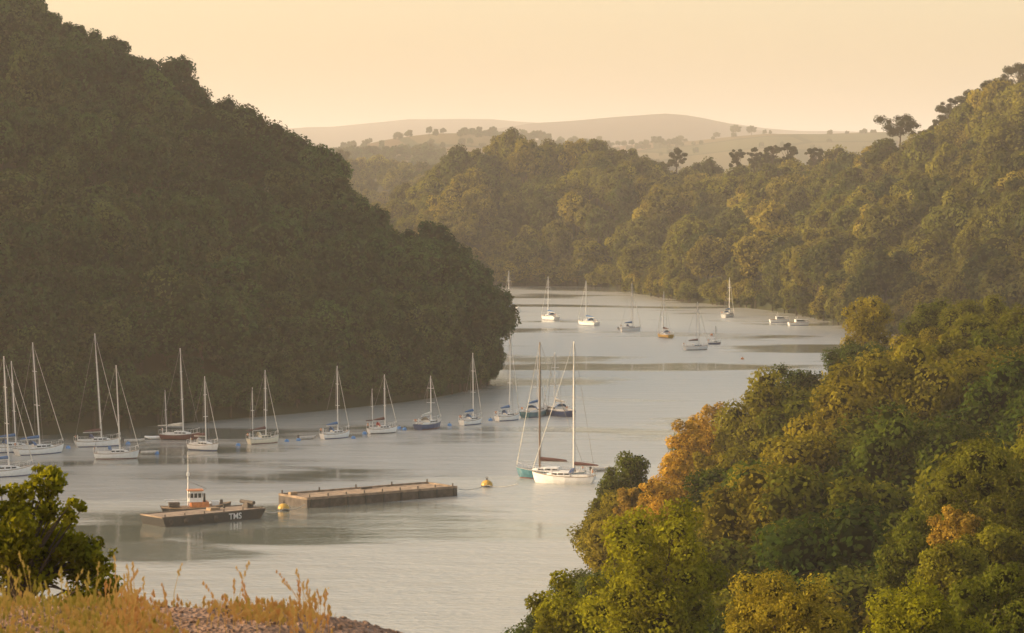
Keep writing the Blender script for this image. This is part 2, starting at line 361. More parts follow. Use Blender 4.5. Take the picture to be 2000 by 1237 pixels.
# umbrella pines on the skyline
def pine(u,v,D,width,height,seed,name='pine_tree'):
    rng=np.random.default_rng(seed); top=sight(u,v,D); C=[];r=[]
    for i in range(26):
        a=rng.random()*6.28; f=math.sqrt(rng.random()); x=f*width*0.40
        dep=(0.06+.42*rng.random()**1.2)*height*(1-.3*f)+.09*height*f*f
        C.append([math.cos(a)*x,math.sin(a)*x,height-dep]); r.append(width*(0.07+0.07*rng.random()))
    me=tree_mesh(name,rng,C,r,3600,0.5,F_pine,height*0.75,0.36,core=0.6,squash=0.7,limbs=20,lean=(rng.normal()*0.8,0))
    o=bpy.data.objects.new(name,me); o.location=(top[0],top[1],top[2]-height); return link(o)
for a in [(1757,214,985,17.5,22,1),(1858,184,965,12,21,2),(1835,222,970,9,16,3),(1900,167,960,12,20,4),(1948,145,955,12,19,5),(1990,121,950,13,20,6),(1925,200,960,9,15,7),
          (1440,284,1120,8,20,8),(1475,284,1120,8,20,9),(1510,276,1120,9,21,10),(1540,274,1120,9,21,11),(1590,282,1115,8,19,12),(1322,284,1130,9,19,13),(1810,252,975,9,15,14),(1972,160,950,9,16,15),(1240,302,1125,6,17,16),(1700,290,1000,9,19,17)]: pine(*a)

# ------------------------------------------------------------------ distant country
def fieldmat(name,cols,scale,edge=0.03,hedge=(0.03,0.04,0.018)):
    m,t,o=newmat(name); ge=N(t,'ShaderNodeNewGeometry')
    mp=N(t,'ShaderNodeVectorMath',operation='MULTIPLY'); mp.inputs[1].default_value=(scale,scale*0.6,0)
    t.links.new(ge.outputs['Position'],mp.inputs[0])
    v=N(t,'ShaderNodeTexVoronoi'); v.inputs['Scale'].default_value=1; t.links.new(mp.outputs[0],v.inputs['Vector'])
    v2=N(t,'ShaderNodeTexVoronoi'); v2.feature='DISTANCE_TO_EDGE'; v2.inputs['Scale'].default_value=1; t.links.new(mp.outputs[0],v2.inputs['Vector'])
    r=ramp(t,[(i/(len(cols)-1),c) for i,c in enumerate(cols)]); sx=N(t,'ShaderNodeSeparateColor'); t.links.new(v.outputs['Color'],sx.inputs[0]); t.links.new(sx.outputs[0],r.inputs[0])
    lt=N(t,'ShaderNodeMath',operation='LESS_THAN'); lt.inputs[1].default_value=edge; t.links.new(v2.outputs['Distance'],lt.inputs[0])
    mx=N(t,'ShaderNodeMix',data_type='RGBA'); t.links.new(lt.outputs[0],mx.inputs[0]); t.links.new(r.outputs[0],mx.inputs[6]); mx.inputs[7].default_value=(*hedge,1)
    d=N(t,'ShaderNodeBsdfDiffuse'); t.links.new(mx.outputs[2],d.inputs[0]); t.links.new(d.outputs[0],o.inputs[0]); return m
fields=fieldmat('farmland',[(0.15,0.095,0.055),(0.075,0.08,0.035),(0.18,0.12,0.07),(0.10,0.07,0.04),(0.155,0.10,0.055)],1/190)
moorm=pm('moorland_heath',(0.03,0.022,0.024),0.95,var=0.3,scale=0.002,spec=0)
grass=pm('pasture',(0.09,0.09,0.04),0.95,var=0.4,scale=0.01,spec=0.1)
def ridgehill(name,L,D,depth,mat,amp,seed,n=140,m=30,foot=-3,back=None):
    c=np.array([sight(u,v,D) for u,v in L]); f=c+np.array([0,-depth,0]); f[:,0]*=(D-depth)/D; f[:,2]=foot; mdl=f*0.45+c*0.55; mdl[:,2]=c[:,2]*0.72
    nc=f*0.12+c*0.88; nc[:,2]=c[:,2]*0.96
    b=c+np.array([0,depth,0]); b[:,2]=foot if back is None else back
    G=loft([f,mdl,nc,c,b],n,m); G=rough(G,amp,0.004,seed); grid_obj(name,G,mat); return G
ridgehill('moorland_hill',[(0,262),(400,258),(560,252),(600,249),(650,248),(740,240),(800,233),(900,231),(960,232),(1000,236),(1060,240),(1120,242),(1300,246),(1430,240),(1500,250),(1560,256),(1800,262),(2300,262)],7500,2000,moorm,4,1)
ridgehill('moorland_hill',[(500,300),(800,275),(900,262),(980,250),(1040,240),(1120,235),(1180,230),(1240,226),(1300,222),(1340,225),(1370,230),(1430,242),(1500,258),(1560,268),(1800,290),(2300,300)],6000,1500,moorm,3,2)
Gb=ridgehill('farmland_hill',[(700,330),(900,320),(1080,300),(1200,287),(1280,276),(1350,274),(1440,264),(1500,259),(1600,260),(1720,257),(1850,262),(2300,270)],3600,1100,fields,3,5)
Ga=ridgehill('farmland_hill',[(300,320),(560,312),(640,298),(690,286),(750,272),(800,264),(850,259),(900,259),(960,266),(1020,272),(1060,275),(1150,284),(1230,300),(1330,320),(1500,335)],3000,900,fields,3,9)
Gc=ridgehill('farmland_hill',[(300,318),(560,318),(640,312),(700,306),(780,302),(860,306),(920,318),(1000,335),(1200,350)],2300,500,fields,3,13)
Gv=ridgehill('farmland_hill',[(300,346),(560,346),(640,348),(700,346),(760,352),(820,362),(900,368),(1100,370)],1650,350,grass,3,15)
rng=np.random.default_rng(99)
def clumps(name,G,ncl,per,spread,r0,r1,smin,smax,stretch=4):
    c=sample(G,ncl*3,10,rng,r0,r1)[:ncl]; pts=[]
    flat=G.reshape(-1,3)
    for q in c:
        k=rng.integers(3,per); a=rng.normal()*0.15
        L=rng.normal(size=k)*spread*stretch; Wd=rng.normal(size=k)*spread*0.4
        for l,wd in zip(L,Wd):
            x=q[0]+l; y=q[1]+wd+l*a
            d2=(flat[:,0]-x)**2+(flat[:,1]-y)**2; ii=np.argpartition(d2,4)[:4]; ww=1/(d2[ii]+1); pts.append((x,y,float((flat[ii,2]*ww).sum()/ww.sum())-1.5))
    P=np.array(pts); wood(name,P,c_shade,rng,smin,smax)
clumps('distant_hedgerow_trees',Ga,20,20,12,0.2,0.58,0.6,0.95,6)
clumps('distant_hedgerow_trees',Gb,24,14,12,0.2,0.58,0.5,0.85,6)
clumps('distant_hedgerow_trees',Gc,34,30,12,0.2,0.74,0.7,1.1,6)
def crestrow(name,L,D,n,smin,smax):
    us=rng.uniform(L[0],L[1],n); pts=[]
    for u in us: q=sight(u,np.interp(u,[L[0],L[1]],[L[2],L[3]]),D); pts.append((q[0],q[1]+rng.normal()*8,q[2]-2.5))
    wood(name,np.array(pts),c_shade,rng,smin,smax)
crestrow('distant_hedgerow_trees',(920,1080,268,276),2990,34,.6,1.2)
crestrow('distant_hedgerow_trees',(1080,1330,284,282),3300,40,.5,1.1)
P=sample(Gv,1500,9,rng,0.1,0.8); wood('distant_woodland',P[rng.random(len(P))<0.75],c_mid,rng,0.7,1.4)
for u,D,sc in((1437,3560,1.25),(1468,3560,1.15),(1400,3540,0.8)):
    q=sight(u,263 if u>1410 else 270,D); o=bpy.data.objects.new('hedgerow_tree',c_shade.objects[0].data); o.location=(q[0],q[1],q[2]-1.0); o.scale=(sc*1.3,sc,sc); link(o)
me=bpy.data.meshes.new('ground'); me.from_pydata([(-30000,-3000,-2.5),(30000,-3000,-2.5),(30000,40000,-2.5),(-30000,40000,-2.5)],[],[(0,1,2,3)]); me.materials.append(grass); link(bpy.data.objects.new('ground',me))

# ------------------------------------------------------------------ water
m,t,o=newmat('river_water')
p=N(t,'ShaderNodeBsdfPrincipled'); p.inputs['IOR'].default_value=1.5; p.inputs['Specular IOR Level'].default_value=.8
ge=N(t,'ShaderNodeNewGeometry')
def nz(scale,vx,vy,det=3):
    mp=N(t,'ShaderNodeVectorMath',operation='MULTIPLY'); mp.inputs[1].default_value=(vx,vy,1); t.links.new(ge.outputs['Position'],mp.inputs[0])
    n_=N(t,'ShaderNodeTexNoise'); n_.inputs['Scale'].default_value=scale; n_.inputs['Detail'].default_value=det; t.links.new(mp.outputs[0],n_.inputs['Vector']); return n_
a=nz(1.6,0.6,1.0,4); b=nz(0.25,0.4,1,3); c=nz(0.03,0.45,0.9,4); e=nz(0.12,0.5,1.0,4)
# calm slicks on the water: distance (in metres) from each slick's centre, broken up by noise
def slick(cx,cy,rx,ry):
    s1=N(t,'ShaderNodeVectorMath',operation='SUBTRACT'); s1.inputs[1].default_value=(cx,cy,0); t.links.new(ge.outputs['Position'],s1.inputs[0])
    s2_=N(t,'ShaderNodeVectorMath',operation='MULTIPLY'); s2_.inputs[1].default_value=(1/rx,1/ry,0); t.links.new(s1.outputs[0],s2_.inputs[0])
    s3=N(t,'ShaderNodeVectorMath',operation='LENGTH'); t.links.new(s2_.outputs[0],s3.inputs[0])
    s4=N(t,'ShaderNodeMath',operation='MULTIPLY_ADD'); t.links.new(e.outputs['Fac'],s4.inputs[0]); s4.inputs[1].default_value=-1.1; t.links.new(s3.outputs['Value'],s4.inputs[2])
    s5=N(t,'ShaderNodeMapRange'); s5.inputs[1].default_value=.25; s5.inputs[2].default_value=.65; t.links.new(s4.outputs[0],s5.inputs[0]); return s5
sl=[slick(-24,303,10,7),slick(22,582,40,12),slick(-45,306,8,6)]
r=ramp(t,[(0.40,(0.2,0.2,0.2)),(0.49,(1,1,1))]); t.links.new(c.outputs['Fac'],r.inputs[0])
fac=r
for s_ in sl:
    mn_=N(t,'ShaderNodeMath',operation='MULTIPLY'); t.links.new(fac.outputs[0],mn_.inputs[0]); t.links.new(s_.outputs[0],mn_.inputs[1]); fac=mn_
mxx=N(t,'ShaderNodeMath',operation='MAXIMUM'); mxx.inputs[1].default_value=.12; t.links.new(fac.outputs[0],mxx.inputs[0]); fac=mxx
bc=ramp(t,[(0.1,(0.11,0.125,0.105)),(0.6,(0.36,0.365,0.33))]); t.links.new(fac.outputs[0],bc.inputs[0]); t.links.new(bc.outputs[0],p.inputs['Base Color'])  # pale base stands for sky glare, darker slicks for reflected hillside, painted in colour
ad=N(t,'ShaderNodeMath',operation='MULTIPLY_ADD'); t.links.new(b.outputs['Fac'],ad.inputs[0]); ad.inputs[1].default_value=2.5; t.links.new(a.outputs['Fac'],ad.inputs[2])
bp=N(t,'ShaderNodeBump'); bp.inputs['Distance'].default_value=0.17; t.links.new(ad.outputs[0],bp.inputs['Height']); t.links.new(fac.outputs[0],bp.inputs['Strength']); t.links.new(bp.outputs[0],p.inputs['Normal'])
mr=N(t,'ShaderNodeMapRange'); mr.inputs[3].default_value=0.05; mr.inputs[4].default_value=0.26; t.links.new(fac.outputs[0],mr.inputs[0]); t.links.new(mr.outputs[0],p.inputs['Roughness'])
t.links.new(p.outputs[0],o.inputs[0]); water=m
me=bpy.data.meshes.new('river_water'); me.from_pydata([(-900,40,0),(700,40,0),(700,1350,0),(-900,1350,0)],[],[(0,1,2,3)]); me.materials.append(water); link(bpy.data.objects.new('river_water',me))

# ------------------------------------------------------------------ boats
T_=[0,.1,.25,.45,.65,.8,.92,1.0]
def hull(mb,L,B,fb,hm,bm,dm,sheer=(1.0,.93,.88,.9,1.0,1.12,1.27,1.42),beam=(.66,.8,.94,1.0,.88,.62,.3,.03),under=0.88):
    V=[]
    for t_,b_,s_ in zip(T_,beam,sheer):
        x=(t_-.5)*L; b=b_*B/2; z=fb*s_
        prof=[(b,z,1),(b*.98,z*.5,.96),(b*.9,.14,under+.03),(b*.8,-.1,under),(0,-.45,under*.9)]
        pts=[(x*k,y,zz) for y,zz,k in prof]; pts+=[(x_,-y,zz) for x_,y,zz in reversed(pts[:-1])]
        V.append(pts)
    n=9; flat=[q for s_ in V for q in s_]
    top=[];bot=[]
    for i in range(len(V)-1):
        for j in range(n-1):
            f=(i*n+j,(i+1)*n+j,(i+1)*n+j+1,i*n+j+1)
            (top if j in(0,1,n-2,n-3) else bot).append(f)
    mb.add(flat,top+[tuple(range(0,n))],hm); mb.add(flat,bot,bm)
    dk=[];DF=[]
    for s_ in V:
        a,b=s_[0],s_[-1]; dk+=[(a[0],a[1]*.96,a[2]-.04),(a[0],0,a[2]+.05),(b[0],b[1]*.96,b[2]-.04)]
    for i in range(len(V)-1):
        for j in(0,1): DF.append((i*3+j,i*3+j+1,(i+1)*3+j+1,(i+1)*3+j))
    mb.add(dk,DF,dm)
    for i in range(len(V)-1):
        for k in(0,-1): mb.tube(V[i][k],V[i+1][k],.035,.035,dm if hm is not white else teak,4)
    return V
def rigm(mb,x,base,h,rake,m,r=.1,spr=2,B=2.8):
    tp=(x-rake*h,0,base+h); mb.tube((x,0,base-.2),tp,r,r*.6,m,8)
    for k in range(spr):
        f=(k+1)/(spr+1)+.05; z=base+h*f; w=B*(.32-.07*k); xx=x-rake*h*f
        mb.tube((xx,-w,z),(xx,w,z),.035,.035,m,4)
        for sg in(-1,1): mb.tube((xx,sg*w,z),tp,.018,.018,rig,3); mb.tube((x,sg*B*.45,base-.5),(xx,sg*w,z),.018,.018,rig,3)
    return tp
def sailboat(u,v,Lpx,topv,hm=white,boot=None,cover=clothb,head=25,mizzen=None,rake=.02,hood=clothb,mast=alu,genoa=True,name='sailboat',fbk=1.0,L=None,mt=.58,stays=.022):
    q=wat(u,v); D=q[1]; ppm=F/D; hd=math.radians(head)
    L=L or Lpx/ppm/max(.35,abs(math.cos(hd))+.12*abs(math.sin(hd))); B=L*.30+.25; fb=(.55+L*.05)*fbk
    Hm=(v-topv)/ppm-fb-.3; Hm=max(Hm,4)
    mb=MB(); V=hull(mb,L,B,fb,hm,boot or navy,grey)
    z0=fb*.93
    x0,x1=-.12*L,.24*L; ch=.38+.02*L
    def cs(x,w,z): return [(x,w,z0),(x,w*.82,z),(x,-w*.82,z),(x,-w,z0)]
    secs=[cs(x0,B*.33,z0+ch),cs((x0+x1)/2,B*.32,z0+ch*.95),cs(x1,B*.2,z0+ch*.6),cs(x1+.06*L,B*.12,z0+.04)]
    flat=[p for s_ in secs for p in s_]; Fs=[(i*4+j,(i+1)*4+j,(i+1)*4+j+1,i*4+j+1) for i in range(3) for j in range(3)]+[(0,1,2,3)]
    mb.add(flat,Fs,hm if hm in(white,cream) else white)
    for sg in(-1,1):
        for k in range(3):
            xx=x0+(k+.5)*(x1-x0)/3.6; mb.box((xx,sg*(B*.33*.93),z0+ch*.35),((x1-x0)/4.6,.05,ch*.35),glass)
    for sg in(-1,1): mb.box((-.27*L,sg*B*.27,z0-.05),(.28*L,.12,.3),white)
    mb.box((-.27*L,0,z0-.02),(.27*L,B*.42,.03),teak)
    if hood:
        Vh=[];Fh=[]
        for i,(dx,hh) in enumerate(((0,.05),(-.035*L,.55),(-.085*L,.62))):
            for j in range(7):
                a=math.pi*j/6; Vh.append((x0+.03*L+dx,math.cos(a)*B*.31,z0+ch*.8+math.sin(a)*hh))
        for i in range(2):
            for j in range(6): Fh.append((i*7+j,i*7+j+1,(i+1)*7+j+1,(i+1)*7+j))
        mb.add(Vh,Fh,hood)
    xm=(mt-.5)*L; base=z0+ch
    tp=rigm(mb,xm,base,Hm-ch,rake,mast,.085+.004*L,2,B)
    bow=V[-1][0]; st=V[0][0]
    mb.tube((bow[0],0,bow[2]),tp,stays,stays,rig,4); mb.tube((st[0],0,st[2]),tp,stays,stays,rig,4)
    if genoa:
        a=Vector((bow[0]-.1,0,bow[2]+.3)); b=Vector(tp); mb.tube(a,a.lerp(b,.92),.06,.025,sailw,6)
    bl=.40*L; bz=base+.75
    mb.tube((xm-.1,0,bz),(xm-bl,0,bz-.05),.06,.06,mast,6)
    if cover: mb.tube((xm-.15,0,bz+.28),(xm-bl*.55,0,bz+.2),.24,.17,cover,8); mb.tube((xm-bl*.55,0,bz+.2),(xm-bl*.97,0,bz+.1),.17,.08,cover,8)
    if mizzen:
        xz=-.34*L; hz=max(3,(v-mizzen)/ppm-fb); t2=rigm(mb,xz,z0,hz,rake,mast,.07,1,B*.8); mb.tube((xz,0,z0+1.3),(xz-.22*L,0,z0+1.25),.11,.07,cover or mast,6)
        mb.tube(t2,(st[0],0,st[2]),stays,stays,rig,3)
    for sg in(-1,1):
        pr=None
        for i in(0,1,2,3,4,5,6):
            e_=V[i][0] if sg>0 else V[i][-1]; tpz=(e_[0],e_[1]*.95,e_[2]+.6); mb.tube((e_[0],e_[1]*.95,e_[2]),tpz,.018,.018,alu,3)
            if pr: mb.tube(pr,tpz,.014,.014,alu,3)
            pr=tpz
        mb.tube(pr,(bow[0]-.05,0,bow[2]+.65),.022,.022,alu,4)
    mb.tube((V[0][0][0],V[0][0][1]*.95,V[0][0][2]+.6),(V[0][-1][0],V[0][-1][1]*.95,V[0][-1][2]+.6),.022,.022,alu,4)
    mb.box((-.44*L,0,z0),(.1,.1,.9),alu); mb.box((-.47*L,B*.18,z0+.5),(.12,.35,.3),orange)
    return mb.obj(name,(q[0],q[1]+B*.3,0),hd)
sb=sailboat
sb(76,888,64,663,white,head=38,rake=.07,L=7.6,mt=.5)
sb(6,932,60,690,white,head=30,rake=.04,L=8)
sb(22,884,50,700,white,head=28,rake=.05,L=7)
sb(190,873,90,646,white,head=20,rake=.06,cover=clothr,hood=navy,boot=navy)
sb(226,897,90,708,white,head=10,rake=.04,cover=None,boot=maroon)
sb(351,860,82,675,maroon,head=-12,rake=.035,cover=sailw,mizzen=762,hood=None,boot=black,genoa=False)
sb(397,880,66,730,white,head=-30,rake=.02,cover=clothr,hood=grey)
sb(514,867,62,718,cream,head=35,rake=0.01,mizzen=755,cover=clothr,boot=maroon,hood=cream)
sb(655,857,58,710,white,head=38,rake=.01,cover=clothb)
sb(747,847,60,727,white,head=25,rake=.01,mizzen=758,cover=clothr,hood=red,boot=black)
sb(838,838,33,730,navy,head=60,rake=.02,cover=sailw,hood=grey,boot=maroon,L=7)
sb(921,830,46,685,white,head=48,rake=.01,cover=clothb)
sb(992,822,50,650,white,head=42,rake=-.01,cover=clothb)
sb(1046,814,34,690,teal,head=62,rake=.0,cover=clothb,L=8)
sb(1088,812,40,685,navy,head=118,rake=0,cover=sailw,L=9,hood=clothb)
sb(1076,936,140,662,teal,head=170,mizzen=None,cover=clothr,hood=None,mast=woodm,genoa=True,name='ketch',boot=maroon,L=9.0,rake=0,mt=.66,stays=.03)
sb(1101,945,126,660,white,head=168,cover=clothr,hood=navy,L=8.1,boot=white,rake=0,mt=.34,fbk=1.05,stays=.03,mizzen=None)
# far reach
sb(996,608,26,527,white,head=120,rake=0,L=8)
sb(1073,625,30,538,white,head=120,rake=0,hood=clothb,L=8.5)
sb(1148,636,30,546,white,head=125,rake=-.01,L=8.5,cover=clothb)
sb(1232,647,36,551,white,head=20,rake=0.01,L=5.5,boot=white,hood=navy)
sb(1298,660,24,567,yellow,head=115,rake=.02,L=7,cover=clothr)
sb(1360,684,38,587,white,head=25,rake=.02,cover=clothr,L=6.3,boot=black,hood=None)
sb(1396,673,17,635,navy,head=20,rake=0,L=3.2,hood=None,genoa=False,cover=None,fbk=.6)
sb(1423,620,24,540,white,head=60,rake=-.01,L=7)

def motorboat(u,v,L,head,hm=white,name='motor_cruiser'):
    q=wat(u,v); mb=MB(); B=L*.34; fb=.5+.06*L; hull(mb,L,B,fb,hm,navy,white)
    mb.box((.05*L,0,fb*.95),(.42*L,B*.7,.75),white,(.8,.85),-.05*L); mb.box((.06*L,0,fb*.95+.3),(.40*L,B*.72,.32),glass,(.88,.92),-.03*L)
    mb.box((-.02*L,0,fb*.95+.752),(.34*L,B*.62,.08),white); mb.box((-.3*L,0,fb*.9),(.25*L,B*.6,.12),teak)
    mb.tube((-.05*L,0,fb+.8),(-.1*L,0,fb+2.0),.04,.03,alu,5); mb.tube((-.12*L,-B*.3,fb+.8),(-.12*L,B*.3,fb+1.3),.03,.03,alu,5)
    for sg in(-1,1): mb.tube((.15*L,sg*B*.42,fb+.55),(.48*L,sg*.05,fb*1.35+.5),.02,.02,alu,4)
    return mb.obj(name,(q[0],q[1],0),math.radians(head))
motorboat(1560,636,6.0,15); motorboat(1522,630,5.5,10,name='motor_cruiser')
def dinghy(u,v,L,head,m=grey):
    q=wat(u,v); mb=MB(); B=L*.42
    for sg in(-1,1):
        mb.tube((-.5*L,sg*B*.4,.22),(.2*L,sg*B*.4,.24),.2,.2,m,8); mb.tube((.2*L,sg*B*.4,.24),(.5*L,0,.4),.2,.14,m,8)
    mb.box((-.1*L,0,.08),(.75*L,B*.75,.08),teak); mb.box((-.1*L,0,.25),(.25,B*.8,.05),grey); mb.box((-.52*L,0,.1),(.2,.3,.6),black)
    return mb.obj('inflatable_dinghy',(q[0],q[1],0),math.radians(head))
dinghy(1216,644,2.4,20); dinghy(262,864,3,10); dinghy(300,858,2.6,200,white); dinghy(600,858,2.8,30); dinghy(1172,920,2.6,20); dinghy(292,887,2.6,15)
def buoy(u,v,r,m,name='mooring_buoy'):
    q=wat(u,v); mb=MB(); mb.ell((0,0,r*.35),(r,r,r*.85),m,12,8); mb.tube((0,0,r*1.1),(0,0,r*1.5),r*.12,r*.12,steel,6); mb.tube((0,0,-r*.3),(0,0,r*.25),r*1.04,r*1.04,black if m is yellow else m,12)
    for i in range(6):
        a=math.pi*i/6; b=math.pi*(i+1)/6; k=r*.22; mb.tube((math.cos(a)*k,0,r*1.5+math.sin(a)*k),(math.cos(b)*k,0,r*1.5+math.sin(b)*k),r*.05,r*.05,steel,4)
    return mb.obj(name,(q[0],q[1],0))
for u,v in((306,887),(250,868),(465,871),(583,861),(690,857),(712,848),(790,840),(780,838),(878,832),(958,822),(1028,814),(133,876),(560,863)): buoy(u,v,.34,bluebuoy)
buoy(1450,702,.35,orange); buoy(1390,655,.35,orange)
buoy(951,951,.72,yellow,'navigation_buoy'); buoy(554,997,.68,yellow,'navigation_buoy')

# pontoon raft
def raft():
    a=wat(600,993); b=wat(893,969); L=float(np.hypot(*(b-a)[:2])); W=6.2; hd=math.atan2(b[1]-a[1],b[0]-a[0]); mb=MB()
    mb.box((L/2,W/2,-.3),(L,W,1.25),steel)
    n=int(L/.45)
    for i in range(n): mb.box(((i+.5)*L/n,W/2,.955),(L/n-.04,W-.3,.06+.02*(i%3)),planks)
    for y in(.08,W-.08): mb.box((L/2,y,.95),(L,.2,.28),planks)
    for x in(.1,L-.1): mb.box((x,W/2,.951),(.2,W-.5,.25),planks)
    for i in range(9):
        x=.5+i*(L-1)/8
        mb.tube((x,.25,1.2),(x,.25,1.55),.09,.09,steel,6)
        mb.box((x,-.06,-.1),(.22,.12,1.1),black)
    for i in range(5): mb.tube((.3+i*(L-.6)/4,W-.3,1.2),(.3+i*(L-.6)/4,W-.3,1.6),.1,.1,steel,6)
    mb.box((1.2,W-1.2,1.05),(.9,.6,.35),teak); mb.box((L*.55,W-.8,1.05),(1.6,.5,.22),steel)
    mb.obj('mooring_pontoon',(a[0],a[1],0),hd)
raft()
# work barge with lettering
a=wat(318,1031); b=wat(519,1012); L=float(np.hypot(*(b-a)[:2])); hd=math.atan2(b[1]-a[1],b[0]-a[0]); W=4.6
mb=MB(); mb.add([(0,0,1.0),(L,0,1.0),(L,W,1.0),(0,W,1.0),(.5,0,-.3),(L-.9,0,-.3),(L-.9,W,-.3),(.5,W,-.3)],[(0,1,2,3),(4,5,1,0),(5,6,2,1),(6,7,3,2),(7,4,0,3)],black)
for y in(.08,W-.08): mb.box((L/2,y,1.003),(L,.16,.12),steel)
for x in(.1,L-.1): mb.box((x,W/2,1.003),(.2,W-.4,.14),planks)
mb.box((L*.5,W/2,1.004),(L-.6,W-.5,.05),planks)
mb.box((L*.93,W*.45,1.06),(.9,1.0,.6),steel,(.8,.8)); mb.tube((L*.93,W*.2,1.7),(L*.93,W*.75,1.7),.22,.22,steel,8)
mb.box((L*.62,W*.6,1.06),(1.3,.9,.3),teak); mb.tube((L*.75,W*.7,1.1),(L*.75,W*.7,1.6),.15,.15,black,8)
for i in range(6): mb.tube((.4+i*(L-.8)/5,.15,1.1),(.4+i*(L-.8)/5,.15,1.4),.08,.08,steel,6)
for i in range(4): mb.ell((1+i*2.0,-.12,.55),(.3,.12,.3),steel,10,6)
barge=mb.obj('work_barge',(a[0],a[1],0),hd)
tx=bpy.data.curves.new('lettering','FONT'); tx.body='TMS'; tx.size=.95; tx.extrude=.01; tx.offset=.012; tx.materials.append(white)
to=bpy.data.objects.new('lettering',tx); to.parent=barge; to.location=(L*.635,-.02,.22); to.rotation_euler=(math.pi/2,0,0); link(to)
# workboat alongside
q=wat(383,1006); mb=MB(); Lw=8; V=hull(mb,Lw,2.8,1.0,black,maroon,teak,beam=(.7,.85,.98,1,.95,.8,.5,.1))
mb.box((.4,0,.95),(2.1,1.9,.6),orange,(.95,.95)); mb.box((-.1,0,1.55),(1.5,1.6,1.25),white,(.92,.92))
for sg in(-1,1):
    for k in(-.45,0,.45): mb.box((-.1+k,sg*.775,2.05),(.34,.05,.5),glass)
for k in(-.45,0,.45): mb.box((.65,k,2.05),(.06,.36,.5),glass); mb.box((-.84,k,2.05),(.06,.36,.5),glass)
mb.box((-.1,0,2.81),(1.8,1.8,.1),orange); mb.tube((.9,-.55,1.5),(.9,-.55,2.5),.14,.12,black,8)
mb.tube((-.9,0,1.0),(-.9,0,5.0),.09,.06,white,6); mb.tube((-.9,0,5.0),(-.9,0,7.2),.03,.02,alu,4); mb.tube((-.9,-.5,4.2),(-.9,.5,4.2),.04,.04,white,4); mb.box((-.9,0,4.5),(.3,.3,.35),white)
mb.tube((-.9,0,3.9),(1.2,0,3.0),.03,.03,rig,4)
mb.box((2.2,0,1.1),(.8,.9,.45),white); mb.box((-2.5,0,1.0),(1.2,1.2,.5),steel); mb.box((2.9,0,1.2),(.3,.3,.5),steel)
for sg in(-1,1):
    for k in range(5): mb.ell((-3+k*1.5,sg*1.42,.6),(.3,.12,.3),steel,8,5)
    mb.tube((-3.5,sg*1.1,1.7),(-1,sg*1.2,1.7),.03,.03,white,4)
mb.obj('workboat',(q[0],q[1],0),math.radians(12))
q=wat(415,1000); mb=MB(); hull(mb,4.5,1.8,.7,navy,grey,grey); mb.box((0,0,.6),(1.4,1.1,.5),white,(.7,.8)); mb.obj('open_motorboat',(q[0],q[1],0),math.radians(25))
def line(name,pts,r,m):
    mb=MB()
    for i in range(len(pts)-1): mb.tube(pts[i],pts[i+1],r,r,m,4)
    mb.obj(name)
def sag(a,b,n=8,d=.6): 
    a=Vector(a);b=Vector(b); return [a.lerp(b,i/n)-Vector((0,0,d*4*(i/n)*(1-i/n))) for i in range(n+1)]
A=wat(893,955,1);B_=wat(951,948,.6);C_=wat(1012,945,1.0); line('mooring_rope',sag(A,B_,8,.3)+sag(B_,C_,8,.3),.04,grey)
A=wat(519,1000,1);B_=wat(554,994,.6);C_=wat(596,985,1.0); line('mooring_rope',sag(A,B_,8,.25)+sag(B_,C_,8,.25),.04,grey)

# ------------------------------------------------------------------ foreground bank
m,t,o=newmat('stony_ground'); p=N(t,'ShaderNodeBsdfPrincipled'); p.inputs['Roughness'].default_value=.95; p.inputs['Specular IOR Level'].default_value=.1; ge=N(t,'ShaderNodeNewGeometry')
vo=N(t,'ShaderNodeTexVoronoi'); vo.inputs['Scale'].default_value=22; t.links.new(ge.outputs['Position'],vo.inputs['Vector']); nn=N(t,'ShaderNodeTexNoise'); nn.inputs['Scale'].default_value=5; nn.inputs['Detail'].default_value=8; t.links.new(ge.outputs['Position'],nn.inputs['Vector'])
r=ramp(t,[(0.25,(0.12,0.075,0.05)),(0.5,(0.22,0.14,0.095)),(0.75,(0.32,0.22,0.165))]); t.links.new(nn.outputs['Fac'],r.inputs[0]); t.links.new(r.outputs[0],p.inputs['Base Color'])
bp=N(t,'ShaderNodeBump'); bp.inputs['Distance'].default_value=.04; t.links.new(vo.outputs['Distance'],bp.inputs['Height']); t.links.new(bp.outputs[0],p.inputs['Normal']); t.links.new(p.outputs[0],o.inputs[0]); stony=m
def gz(x,y):
    zc=np.interp(x,[-30,-6,-4,-2.4,-1.9,-1.43,-1.15,-.87,0,3,20],[34.9,34.73,34.70,34.68,34.67,34.62,34.57,34.49,34.1,33.3,27])
    z=zc+(22-y)*.018 if y<22 else zc-(y-22)*.2-(max(0,y-23))*.23
    return z+.035*mn.noise(Vector((x*1.3,y*1.3,0)))+.015*mn.noise(Vector((x*6,y*6,3)))
xs=np.concatenate([np.linspace(-60,-7,14),np.linspace(-6.5,1.5,110),np.linspace(2.5,45,16)]); ys=np.concatenate([np.linspace(-30,12,8),np.linspace(13,25,100),np.linspace(27,110,20)])
G=np.array([[[x,y,max(-3,gz(x,y))] for x in xs] for y in ys]); grid_obj('foreground_bank',G,stony)
rng=np.random.default_rng(5)
mb=MB()
for i in range(3000):
    x=rng.uniform(-6,-.6); y=rng.uniform(14,23); s_=.008+.018*rng.random()**2; mb.ell((x,y,gz(x,y)+s_*.2),(s_*(1+.5*rng.random()),s_,s_*.7),stony,5,3)
mb.obj('loose_stones')
drym,t,o=newmat('dry_grass'); at=N(t,'ShaderNodeAttribute'); at.attribute_name='lv'
